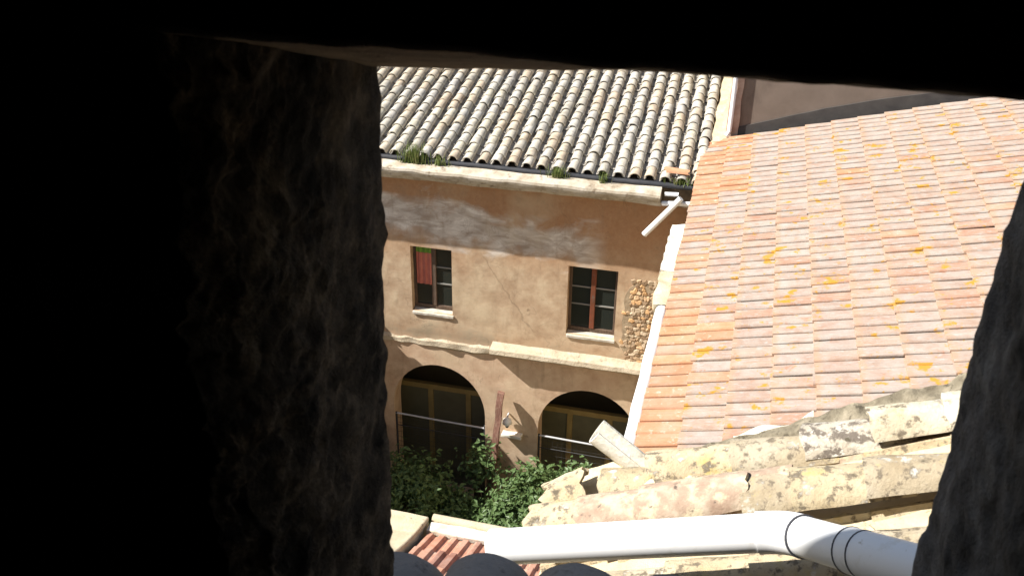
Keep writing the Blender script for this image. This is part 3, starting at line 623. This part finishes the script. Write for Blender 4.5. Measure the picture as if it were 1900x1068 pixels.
shrub(-2.95, 14.0, -12.60, 0.82, 0.9, 1.08, 10500, 0.105, 'sunlit green leafy shrub in front of the pier', 1)
shrub(-2.15, 14.9, -12.85, 0.80, 0.7, 0.80, 5200, 0.105, 'sunlit shrub in front of the right arch', 2)
shrub(-5.55, 14.2, -12.95, 0.95, 1.0, 1.05, 7000, 0.11, 'shaded dark shrub in front of the left arch, farther from the post', 3)
shrub(-4.45, 14.2, -13.25, 0.65, 0.8, 0.75, 5000, 0.11, 'low shaded dark shrub just left of the leaning post', 4)
shrub(-4.30, 15.40, -12.55, 0.25, 0.2, 0.40, 450, 0.11, 'small leafy shoot beside the leaning post', 6)

# ------------------------------------------------------------------ near old roof on the right (barrel tiles running up to the right)
OR = thing('old_roof_wing', 'near wing with crumbling lichen covered barrel tile roof', 'building', None, (1, 2.5, GZ))
SN = 0.4557
def rz(x): return -2.235+SN*x
m_ = MB(); m_.prism([(-0.42, GZ-.1), (3.2, GZ-.1), (3.2, rz(3.2)-.06), (-0.42, rz(-.42)-.06)], 'y', 1.25, 3.06); P(m_.obj('wall', M['reveal']), OR)
m_ = MB(); m_.prism([(-0.5, rz(-.5)-.055), (3.2, rz(3.2)-.055), (3.2, rz(3.2)-.015), (-0.5, rz(-.5)-.015)], 'y', 1.2, 3.1)
nroof = P(wobble(m_.obj('roof', M['mortarlight']), 6, 0.012, 9), OR)
sx = Vector((1, 0, SN)).normalized()
def near_tile(x, y, crest, mat, L=0.40, r0=0.104, r1=0.080, tilt=0.0, yaw=0.0, roll=0.0, ragged=0.012, a0=6, seed=None, top=None):
    sd = seed if seed is not None else rnd.randint(0, 999)
    me = barrel_mesh('cover_tile', M[mat], r0, r1, L, 0.016, 14, 7, 0.005, sd, a0, ragged)
    o = link('cover_tile', me, nroof)
    d = Matrix.Rotation(yaw, 3, 'Z') @ Vector((1, 0, SN+tilt)).normalized()
    o.matrix_basis = nroof.matrix_basis.inverted() @ frame_mat((x, y, crest-r0*0.92), d, (0, 1, 0), roll)
    return o
def crestA(x): return -2.158+0.490*x
def crestB(x): return -2.055+0.385*x
for k, x in enumerate([-0.335, -0.175, 0.115, 0.345, 0.545, 0.76, 0.98, 1.2, 1.42, 1.64]):
    near_tile(x, 2.925+0.012*math.sin(k*2.3), crestA(x)+0.010+0.012*math.sin(k*1.3)+(0.015 if k in (1, 4) else 0), ('lichen', 'lichen', 'lichen', 'lichengrey')[k % 4], 0.36 if k else 0.22, a0=20, tilt=-0.10, yaw=0.03*math.sin(k*1.9), roll=0.05*math.sin(k*3.1), seed=k)
near_tile(-0.535, 2.90, crestA(-0.535)+0.02, 'lichen', 0.17, 0.095, 0.10, tilt=0.10, yaw=0.22, roll=0.1, ragged=0.05, seed=50)
for k, x in enumerate([-0.53, -0.36, -0.16]):
    near_tile(x, 2.60, -2.235+0.44*(x+.53)-0.028, 'lichenpink' if k > 0 else 'lichen', 0.36, tilt=-.02, yaw=0.02*k, ragged=0.03, seed=60+k)
near_tile(0.035, 2.64, crestB(0.035)-.01, 'lichenpink', 0.30, seed=70, ragged=0.03)
for k, x in enumerate([0.155, 0.30, 0.505, 0.75, 0.97, 1.2, 1.45]):
    near_tile(x, 2.60, crestB(x)+.004*k, 'lichengrey' if k in (3, 5) else 'lichen', 0.36, a0=18, tilt=-0.10, yaw=0.03*math.sin(k*2.9), roll=0.06*math.sin(k*2.1), seed=80+k)
for r_, y in enumerate((2.335, 2.06, 1.78, 1.5)):
    for k in range(9):
        x = -0.50+0.235*k+rnd.uniform(-.02, .02)
        near_tile(x, y, rz(x)+0.085, 'lichen', 0.38, tilt=-0.03, yaw=rnd.uniform(-.03, .03), roll=rnd.uniform(-.06, .06))
# pans between the rows
for r_, y in enumerate((2.765, 2.465, 2.20, 1.92)):
    for k in range(8):
        x = -0.50+0.25*k+rnd.uniform(-.02, .02)
        me = barrel_mesh('pan_tile', M['lichenpink' if (k+r_) % 3 == 0 else 'lichen'], 0.085, 0.095, 0.36, 0.015, 8, 3, 0.003, rnd.randint(0, 99))
        o = link('pan_tile', me, nroof)
        o.matrix_basis = nroof.matrix_basis.inverted() @ frame_mat((x, y, rz(x)+0.022), (1, 0, SN-.03), (0, 1, 0), math.pi)
# mortar coping along the far edge
m_ = MB(); n = 16; v = []
for i in range(n+1):
    x = -0.08+2.2*i/n; zc = -2.297+0.543*(x+0.08)
    v.append([(x, 2.945, zc-.08), (x, 3.13, zc-.08), (x, 3.09, zc+.012+.008*noise.noise(Vector((i*.9, 0, 0)))), (x, 2.985, zc-.012+.008*noise.noise(Vector((i*1.1, 5, 0))))])
vv = [p for q in v for p in q]; f = []
for i in range(n):
    for k in range(4): f.append((i*4+k, i*4+(k+1) % 4, i*4+4+(k+1) % 4, i*4+4+k))
m_.add(vv, f+[(3, 2, 1, 0), tuple(range(n*4, n*4+4))])
P(wobble(m_.obj('mortar_coping', M['mortar']), 5, 0.018, 16), OR)
m_ = MB(); m_.hexa([(0.11, 3.09, -2.26), (0.37, 3.09, -2.12), (0.37, 3.17, -2.12), (0.11, 3.17, -2.26), (0.11, 3.09, -2.215), (0.37, 3.09, -2.072), (0.37, 3.17, -2.09), (0.11, 3.17, -2.24)])
P(wobble(m_.obj('lime_patch', M['lime']), 5, 0.035, 9), OR)
# tile rubble lodged on the eave
for k, (x, y, z, s_) in enumerate([(-0.47, 2.74, -2.39, 0.05), (-0.30, 2.75, -2.33, 0.045), (-0.13, 2.74, -2.26, 0.05), (0.02, 2.76, -2.18, 0.04), (0.42, 2.37, -2.00, 0.035), (0.49, 2.42, -1.97, 0.03), (-0.40, 2.72, -2.33, 0.03)]):
    bm = bmesh.new(); bmesh.ops.create_icosphere(bm, subdivisions=3, radius=1)
    for vv_ in bm.verts: vv_.co *= 1+0.5*noise.noise(vv_.co*1.6+Vector((k*5, 0, 0)))
    me = bpy.data.meshes.new('mortar_lump'); bm.to_mesh(me); bm.free(); me.materials.append(M['mortarlight'])
    o = link('mortar_lump', me); o.location = (x, y, z); o.scale = (s_*1.5, s_, s_*0.7); o.rotation_euler = (0, -0.4, k); P(o, OR)

# half-round channel sticking out behind the broken end
me = barrel_mesh('channel_tile', M['mortarlight2'] if 'mortarlight2' in M else M['lime'], 0.072, 0.068, 0.40, 0.012, 14, 3, 0.002, 5, -12)
ch = link('channel_tile', me)
ch.matrix_world = frame_mat((-0.400, 3.12, -2.262), Vector((0.20, -0.03, -0.125)), (0.1, 1, 0.0), math.pi-0.25)
tag(ch, 'pale upturned half-round channel jutting out beside the end of the white gutter', 'channel')

# ------------------------------------------------------------------ white pipe over the old roof
dp = thing('drain_pipe', 'thick white plastic drain pipe with elbow lying over the old roof tiles', 'pipe', None, (0.0, 2.2, -1.95))
p0, p1 = Vector((-0.585, 2.2, -2.088)), Vector((0.245, 2.2, -1.838)); p2 = Vector((0.60, 1.72, -1.50))
e1 = (p1-p0).normalized(); e2 = (p2-p1).normalized()
m_ = MB(); m_.tube([p0, p1-e1*0.06], 0.054, 28); P(m_.obj('pipe_section', M['pvc']), dp)
pts = [p1-e1*0.075]; 
for i in range(9):
    t = i/8; pts.append((p1-e1*0.06)*(1-t)**2+p1*2*t*(1-t)+(p1+e2*0.06)*t*t)
pts.append(p1+e2*0.075)
m_ = MB(); m_.tube(pts, 0.058, 28); P(m_.obj('elbow', M['pvc']), dp)
m_ = MB(); m_.tube([p1+e2*0.06, p1+e2*0.285], 0.054, 28); P(m_.obj('pipe_section', M['pvc']), dp)
m_ = MB(); m_.tube([p1+e2*0.268, p2], 0.0575, 28); P(m_.obj('socket', M['pvc']), dp)
for a in (0.078, 0.268, 0.318):
    m_ = MB(); m_.tube([p1+e2*a, p1+e2*(a+0.004)], 0.0590, 28); P(m_.obj('joint_ring', M['ring']), dp)

# ------------------------------------------------------------------ the wall we look through and the dark room behind it
WW = thing('window_wall', 'dark rough stone wall framing the opening we look through', 'wall', None, (0, 0.76, GZ))
YI, YO = 0.57, 0.95
def grid_block(name, mat, fn, nu, nv, amp, freq, seed, amp2=0.0, crag=0.0):
    """fn(u,v)->point on a rough surface; displaced by noise"""
    vs = []; 
    for i in range(nu+1):
        for j in range(nv+1):
            p = Vector(fn(i/nu, j/nv)); q = p*freq+Vector((seed, 0, seed*.5))
            d = Vector((noise.noise(q), noise.noise(q+Vector((9, 4, 2))), noise.noise(q+Vector((3, 8, 6)))))*amp
            q2 = q*3.7; d += Vector((noise.noise(q2), noise.noise(q2+Vector((9, 4, 2))), noise.noise(q2+Vector((3, 8, 6)))))*amp2
            if crag:   # hollows and proud lumps of the broken masonry, fading out at the outer arris
                w_ = min(1, max(0.12, (0.90-p.y)/0.2)) if i/nu < 0.8 else 0.1
                c_ = Vector((p.x*11, p.y*11, p.z*13)); k_ = abs(noise.noise(c_))+0.5*abs(noise.noise(c_*2.3))+0.35*abs(noise.noise(c_*5.1))+0.25*abs(noise.noise(c_*11))
                d.x -= (k_-0.3)*crag*1.7*w_; d.y -= (k_-0.3)*crag*0.5*w_
            vs.append(p+d)
    m_ = MB(); q = nv+1
    m_.add(vs, [(i*q+j, (i+1)*q+j, (i+1)*q+j+1, i*q+j+1) for i in range(nu) for j in range(nv)], True)
    return m_.obj(name, mat)
def lerp(a, b, t): return a+(b-a)*t
def path3(u, pts):
    n = len(pts)-1; k = min(int(u*n), n-1); t = u*n-k; return [lerp(pts[k][i], pts[k+1][i], t) for i in range(3)]
# left jamb: room face -> reveal -> outer face, one rough skin that closes round the masonry
LP = [(-1.5, 0.64), (-0.90, 0.64), (-0.60, 0.642), (-0.425, 0.65), (-0.400, 0.685), (-0.387, 0.77), (-0.378, 0.86), (-0.374, 0.945), (-0.40, 0.975), (-0.70, 0.98), (-1.5, 0.98)]
def left(u, v):
    z = lerp(-1.6, 0.0, v)
    k = min(int(u*10), 9); t = u*10-k
    x, y = lerp(LP[k][0], LP[k+1][0], t), lerp(LP[k][1], LP[k+1][1], t)
    if 2 < u*10 < 8.5: x -= 0.018*min(1, max(0, (-z-0.28)/0.7))
    return (x, y, z)
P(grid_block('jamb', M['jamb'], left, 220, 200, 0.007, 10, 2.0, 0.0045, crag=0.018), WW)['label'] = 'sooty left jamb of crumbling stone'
def right(u, v):
    z = lerp(-1.6, 0.0, v)
    xo = 0.252+0.004*v
    if u < 0.3: return (lerp(1.5, 0.285, u/0.3), YI, z)
    if u < 0.75: t = (u-0.3)/0.45; return (lerp(0.285, xo, t), lerp(YI, YO, t), z)
    return (lerp(xo, 1.5, (u-.75)/.25), YO, z)
P(grid_block('jamb', M['jambgrey'], right, 160, 160, 0.006, 12, 7.0, 0.0045, crag=0.008), WW)['label'] = 'grey right jamb of rough cement'
def top(u, v):
    x = lerp(-0.55, 0.45, v); zo = -0.279+0.075*max(0, min(0.265, x+0.374))+0.01*max(0, x+0.109)
    if u < 0.35: return (x, 0.64, lerp(0.1, -0.174, u/.35))
    if u < 0.7: t = (u-.35)/.35; return (x, lerp(0.64, YO, t), lerp(-0.174, zo, t))
    return (x, YO, lerp(zo, 0.1, (u-.7)/.3))
P(grid_block('lintel', M['lintelstone'], top, 70, 100, 0.003, 9, 4.0, 0.0018), WW)
def sill(u, v):
    x = lerp(-0.55, 0.45, v)
    if u < 0.35: return (x, YI, lerp(-1.6, -0.85, u/.35))
    if u < 0.7: t = (u-.35)/.35; return (x, lerp(YI, YO, t), lerp(-0.85, -1.20, t))
    return (x, YO, lerp(-1.20, -1.9, (u-.7)/.3))
P(grid_block('ledge', M['jamb'], sill, 30, 40, 0.01, 8, 5.0, 0.004), WW)
m_ = MB()
m_.box(-3.6, -0.55, YI+.04, YO-.04, GZ, 1.75); m_.box(0.47, 3.4, YI+.04, YO-.04, GZ, 1.75)
m_.box(-0.55, 0.47, YI+.04, YO-.04, -0.02, 1.75); m_.box(-0.55, 0.47, YI+.04, YO-.04, GZ, -1.45)
P(m_.obj('masonry', M['jamb']), WW)
# drip tiles under the opening
lb = MB(); lb.hexa([(-0.9, YO-.03, -1.36), (0.5, YO-.03, -1.28), (0.5, 1.24, -1.41), (-0.9, 1.24, -1.49), (-0.9, YO-.03, -1.31), (0.5, YO-.03, -1.23), (0.5, 1.24, -1.37), (-0.9, 1.24, -1.45)])
P(lb.obj('drip_ledge', M['ledgetile']), WW)
for k in range(5):
    x = -0.513-0.166+k*0.166
    me = barrel_mesh('drip_tile', M['ledgetile'], 0.089, 0.088, 0.42, 0.014, 20, 5, 0.003, 40+k, 3, 0.004)
    o = link('drip_tile', me)
    zc = (-1.290, -1.290, -1.256, -1.238, -1.225)[k]
    o.matrix_world = frame_mat((x, 1.30, zc-0.088), (0, -1, 0.28), (1, 0, 0))
    mw = o.matrix_world.copy(); P(o, WW); o.matrix_basis = mw
# room
def room(name, *bx):
    m_ = MB()
    for b_ in bx: m_.box(*b_)
    tag(m_.obj(name, M['room']), None, None, None, 'structure')
room('interior_floor', (-2.6, 2.6, -3.2, YI+.05, -2.3, -2.15))
room('interior_ceiling', (-2.6, 2.6, -3.2, YI+.05, 1.2, 1.35))
room('interior_wall', (-2.6, -2.45, -3.2, YI+.05, -2.15, 1.2), (2.45, 2.6, -3.2, YI+.05, -2.15, 1.2), (-2.45, 2.45, -3.2, -3.05, -2.15, 1.2))
